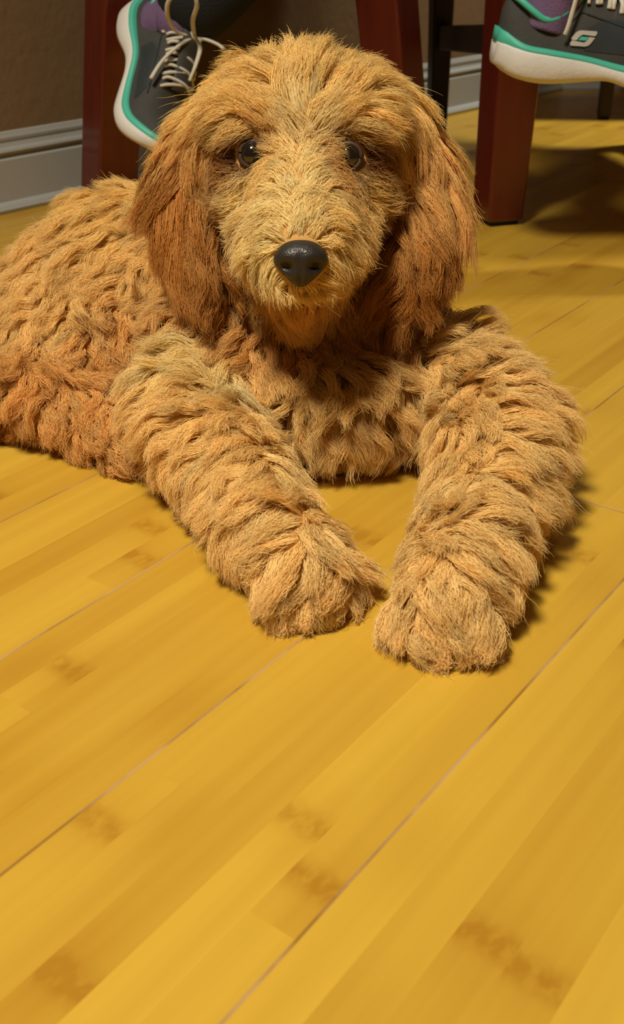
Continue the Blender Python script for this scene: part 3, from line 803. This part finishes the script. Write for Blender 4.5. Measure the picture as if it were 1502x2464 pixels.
# points spread over the skin
body_me.calc_loop_triangles()
tri = np.empty(len(body_me.loop_triangles)*3, dtype=np.int64); body_me.loop_triangles.foreach_get('vertices', tri); tri = tri.reshape(-1, 3)
A_, B_, C_ = co[tri[:, 0]], co[tri[:, 1]], co[tri[:, 2]]
fn = np.cross(B_-A_, C_-A_); area = np.linalg.norm(fn, axis=1)/2
vn = np.zeros_like(co)
for k in range(3): np.add.at(vn, tri[:, k], fn)
vn /= np.linalg.norm(vn, axis=1, keepdims=True)+1e-12
def sample(n):
    t = rng.choice(len(tri), n, p=area/area.sum())
    r1, r2 = np.sqrt(rng.random(n)), rng.random(n)
    w = np.stack([1-r1, r1*(1-r2), r1*r2], 1)
    P = (co[tri[t]]*w[..., None]).sum(1); Nn = (vn[tri[t]]*w[..., None]).sum(1)
    return P, Nn/np.linalg.norm(Nn, axis=1, keepdims=True)
NH = 420000
P, Nn = sample(NH)
bc = np.array([b[0].translation[:] for b in blobs])
iM = [np.array(b[0].inverted()) for b in blobs]
regs = [b[1] for b in blobs]
# keep nose, eyes and undersides clear
keep = P[:, 2] > .004
rel = P-np.array(NOSE)
nlx, nlz, nly = rel@np.array(nx), rel@np.array(nz), rel@np.array(fwd)
keep &= ~(((nlx/.0150)**2+(nlz/.0135)**2 < 1) & (nly > -.012))
for c in EYES: keep &= np.linalg.norm(P-np.array(c), axis=1) > .0112
P, Nn = P[keep], Nn[keep]
NH = len(P)
best = np.full(NH, 1e9); rid = np.zeros(NH, int)
for i, m in enumerate(iM):
    q = np.linalg.norm(P@m[:3, :3].T+m[:3, 3], axis=1); b_ = q < best
    best[b_] = q[b_]; rid[b_] = i
RN = ['body', 'head', 'ear_left', 'ear_right', 'foreleg_left', 'foreleg_right', 'hindleg']
reg = np.array([RN.index(r) for r in regs])[rid]

# lock centres, well apart
order = rng.permutation(NH)[:50000]
kd = KDTree(9000+len(order)); 
grid = {}; gi = []
def spacing(i):
    return (.0066, .0050, .0060, .0060, .0066, .0066, .0056)[reg[i]]
cell = .0086
for i in order:
    p = P[i]; k = (int(p[0]//cell), int(p[1]//cell), int(p[2]//cell)); ok = True; sp = spacing(i)**2
    for dx in (-1, 0, 1):
        for dy in (-1, 0, 1):
            for dz in (-1, 0, 1):
                for j in grid.get((k[0]+dx, k[1]+dy, k[2]+dz), ()):
                    if ((P[j]-p)**2).sum() < sp: ok = False; break
                if not ok: break
            if not ok: break
        if not ok: break
    if ok: grid.setdefault(k, []).append(i); gi.append(i)
gi = np.array(gi); NG = len(gi)
print('locks', NG, 'hairs', NH)
NP = 11
GP, GN = P[gi], Nn[gi]
gd, gp = field(GP)
gd = gd - (gd*GN).sum(1, keepdims=True)*GN
NZ = np.array([noise.noise_vector(Vector(p)*46)[:] for p in GP])
gd += NZ*np.where(reg[gi] == 1, .30, .55)[:, None] + rng.normal(0, .08, gd.shape); gd -= (gd*GN).sum(1, keepdims=True)*GN
gd /= np.linalg.norm(gd, axis=1, keepdims=True)+1e-9
gl = gp[:, 0]*np.where(reg[gi] == 1, 1.0, 1.15)*rng.uniform(.75, 1.22, NG); lift = np.clip(gp[:, 1]+rng.normal(0, .10, NG), .12, .9)
amp = gp[:, 2]*.95*rng.uniform(.6, 1.3, NG); wav = gp[:, 3]*1.45*rng.uniform(.85, 1.2, NG); ph = 2*np.pi*(1.6*np.array([noise.noise(Vector(p)*26) for p in GP])+rng.normal(0, .10, NG)); hand = np.where(np.array([noise.noise(Vector(p)*17+Vector((5, 1, 2))) for p in GP]) > 0, 1, -1)
ds = gl/(NP-1)
base = np.empty((NG, NP, 3)); base[:, 0] = GP
dirv = gd*(1-lift)[:, None]*1.0+GN*(lift*1.15)[:, None]; dirv /= np.linalg.norm(dirv, axis=1, keepdims=True)
grav = np.array((0, 0, -1.0))
curd = dirv.copy()
for k in range(1, NP):
    f = k/(NP-1)
    curd = curd + gd*(.16) + grav*.05
    curd /= np.linalg.norm(curd, axis=1, keepdims=True)
    q = base[:, k-1]+curd*ds[:, None]
    # stay outside the skin
    for g in range(NG):
        loc, nrm, _, dist = BVH.find_nearest(q[g])
        side = (Vector(q[g])-loc).dot(nrm)
        mn = .0015+.0045*min(1, f*2)*min(1.0, gl[g]/.02)
        if side < mn:
            q[g] = np.array(loc)+np.array(nrm)*mn
    q[:, 2] = np.maximum(q[:, 2], .0022)
    base[:, k] = q
# curl about the lock's own axis
tan = np.gradient(base, axis=1); tan /= np.linalg.norm(tan, axis=2, keepdims=True)+1e-9
e1 = np.cross(tan, GN[:, None, :]); e1 /= np.linalg.norm(e1, axis=2, keepdims=True)+1e-9
e2 = np.cross(e1, tan)
s = np.arange(NP)[None]*ds[:, None]
env = np.clip(np.arange(NP)/(NP-1)*1.6, 0, 1)[None]*amp[:, None]
th = 2*np.pi*s/wav[:, None]*hand[:, None]+ph[:, None]
guide = base + e1*(env*(np.cos(th)-np.cos(ph)[:, None]))[..., None] + e2*(env*.7*(np.sin(th)-np.sin(ph)[:, None])+.0)[..., None]
# neighbouring locks gather into bigger ones
big = []
for j in rng.permutation(NG):
    if all(((GP[j]-GP[b_])**2).sum() > .019**2 for b_ in big[-0:] ) if len(big) < 1 else (((GP[big]-GP[j])**2).sum(1).min() > .019**2): big.append(j)
kb = KDTree(len(big))
for j, b_ in enumerate(big): kb.insert(GP[b_], j)
kb.balance()
bi = np.array([big[kb.find(p)[1]] for p in GP])
gt = np.linspace(0, 1, NP)[None, :, None]
guide = guide + (guide[bi]-guide)*(.45*gt**1.3)*np.where(gl > .012, 1, .5)[:, None, None]
guide[:, :, 2] = np.maximum(guide[:, :, 2], .0018)

# every hair joins the nearest lock
kd = KDTree(NG)
for j in range(NG): kd.insert(GP[j], j)
kd.balance()
gid = np.array([kd.find(p)[1] for p in P])
FG = []
hl = np.clip(rng.normal(.93, .14, NH), .45, 1.25)
tt = np.linspace(0, 1, NP)
gsel = guide[gid]
# shorter hairs stop part of the way along their lock
idx = np.clip(tt[None]*hl[:, None], 0, 1)*(NP-1)
i0 = np.minimum(idx.astype(int), NP-2); fr_ = (idx-i0)[..., None]
ar = np.arange(NH)[:, None]
path = gsel[ar, i0]*(1-fr_)+gsel[ar, i0+1]*fr_
off0 = P-GP[gid]
clump = np.select([reg == 1, (reg == 4) | (reg == 5)], [.36, .34], .42)[:, None]*rng.uniform(.7, 1.1, NH)[:, None]
wv = 1-clump*np.clip(tt[None], 0, 1)**.75
hair = path+off0[:, None, :]*wv[..., None]
jit = rng.normal(0, 1, (NH, 3))*.0016
hair += jit[:, None, :]*(tt[None, :, None]**1.3)*np.where(reg == 1, 1.3, 1.0)[:, None, None]
# every hair has a small wave of its own
w1 = rng.normal(0, 1, (NH, 3)); w1 -= (w1*Nn).sum(1, keepdims=True)*Nn*.5
hph = rng.uniform(0, 2*np.pi, NH); hfr = rng.uniform(1.2, 2.6, NH)
hwv = np.sin(2*np.pi*hfr[:, None]*tt[None]+hph[:, None])-np.sin(hph)[:, None]
hair += (w1*np.where(reg == 1, .0004, .0009)[:, None])[:, None, :]*(hwv*np.clip(tt*1.5, 0, 1)[None])[..., None]
stray = rng.random(NH) < .05
hair += (rng.normal(0, .004, (NH, 3))[:, None, :]*(tt**1.6)[None, :, None])*stray[:, None, None]
hair[:, :, 2] = np.maximum(hair[:, :, 2], .0010)
_, hp = field(P)
colr = hp[:, 4:7].copy()
for c, sgn in zip(EYES, (-1, 1)):          # rusty tear-stained fur at the outer corner of each eye
    pt = np.array(c)+np.array((sgn*.0125, 0, .0005))
    wq = (.9*np.exp(-(((P-pt)*np.array((1, .7, 1.5)))**2).sum(1)/.0088**2))[:, None]
    colr = colr*(1-wq)+np.array((.20, .07, .014))*wq
    wr = (.8*np.exp(-((np.linalg.norm(P-np.array(c), axis=1)-.0105)/.0030)**2))[:, None]  # dark rim fur round the eye, with brow shade put into its colour
    colr = colr*(1-wr)+np.array((.14, .055, .014))*wr
tone = rng.normal(1, .08, (NG, 1))[gid]*rng.normal(1, .07, (NH, 1))
warm = rng.normal(0, .035, (NG, 1))[gid]
colr = colr*tone*(1+warm*np.array([[.2, -.25, -1.2]]))
colr = np.clip(colr*np.minimum(1, .97/colr.max(1, keepdims=True)), .005, .97)

def hair_mat(name):
    m = bpy.data.materials.new(name); m.use_nodes = True; N = m.node_tree.nodes; L = m.node_tree.links
    b = N['Principled BSDF']
    a = N.new('ShaderNodeAttribute'); a.attribute_name = 'fur_colour'
    L.new(a.outputs['Color'], b.inputs['Base Color'])
    b.inputs['Roughness'].default_value = .5; b.inputs['Specular IOR Level'].default_value = .25
    tl = N.new('ShaderNodeBsdfTranslucent'); L.new(a.outputs['Color'], tl.inputs['Color'])
    mx = N.new('ShaderNodeMixShader'); mx.inputs[0].default_value = .35
    L.new(b.outputs[0], mx.inputs[1]); L.new(tl.outputs[0], mx.inputs[2]); L.new(mx.outputs[0], N['Material Output'].inputs['Surface'])
    return m
M_fur = hair_mat('puppy_fur')
def fur(name, mask, label):
    hh = hair[mask]; n = len(hh)
    if n == 0: return
    hc = bpy.data.hair_curves.new(name); hc.add_curves([NP]*n)
    hc.attributes['position'].data.foreach_set('vector', hh.astype(np.float32).ravel())
    rad = hc.attributes.get('radius') or hc.attributes.new('radius', 'FLOAT', 'POINT')
    prof = .00019*(1-.80*tt**2.2)
    rad.data.foreach_set('value', np.tile(prof, n).astype(np.float32))
    ca_ = hc.attributes.new('fur_colour', 'FLOAT_COLOR', 'CURVE')
    ca_.data.foreach_set('color', np.concatenate([colr[mask], np.ones((n, 1))], 1).astype(np.float32).ravel())
    hc.materials.append(M_fur)
    o = link(bpy.data.objects.new(name, hc), puppy)
    o['kind'] = 'stuff'; o['label'] = label
    return o
for nm, ids, lab in (('body_fur', [0], 'wavy golden fur of chest and back'), ('head_fur', [1], 'shaggy cream and gold fur of the face'), ('ear_fur', [2], 'long ginger fur of the ear at left'), ('ear_fur', [3], 'long ginger fur of the ear at right'),
                ('foreleg_fur', [4], 'wavy beige fur of the left foreleg'), ('foreleg_fur', [5], 'wavy beige fur of the right foreleg'), ('hind_leg_fur', [6], 'tight ginger curls of the folded hind leg')):
    fur(nm, np.isin(reg, ids), lab)
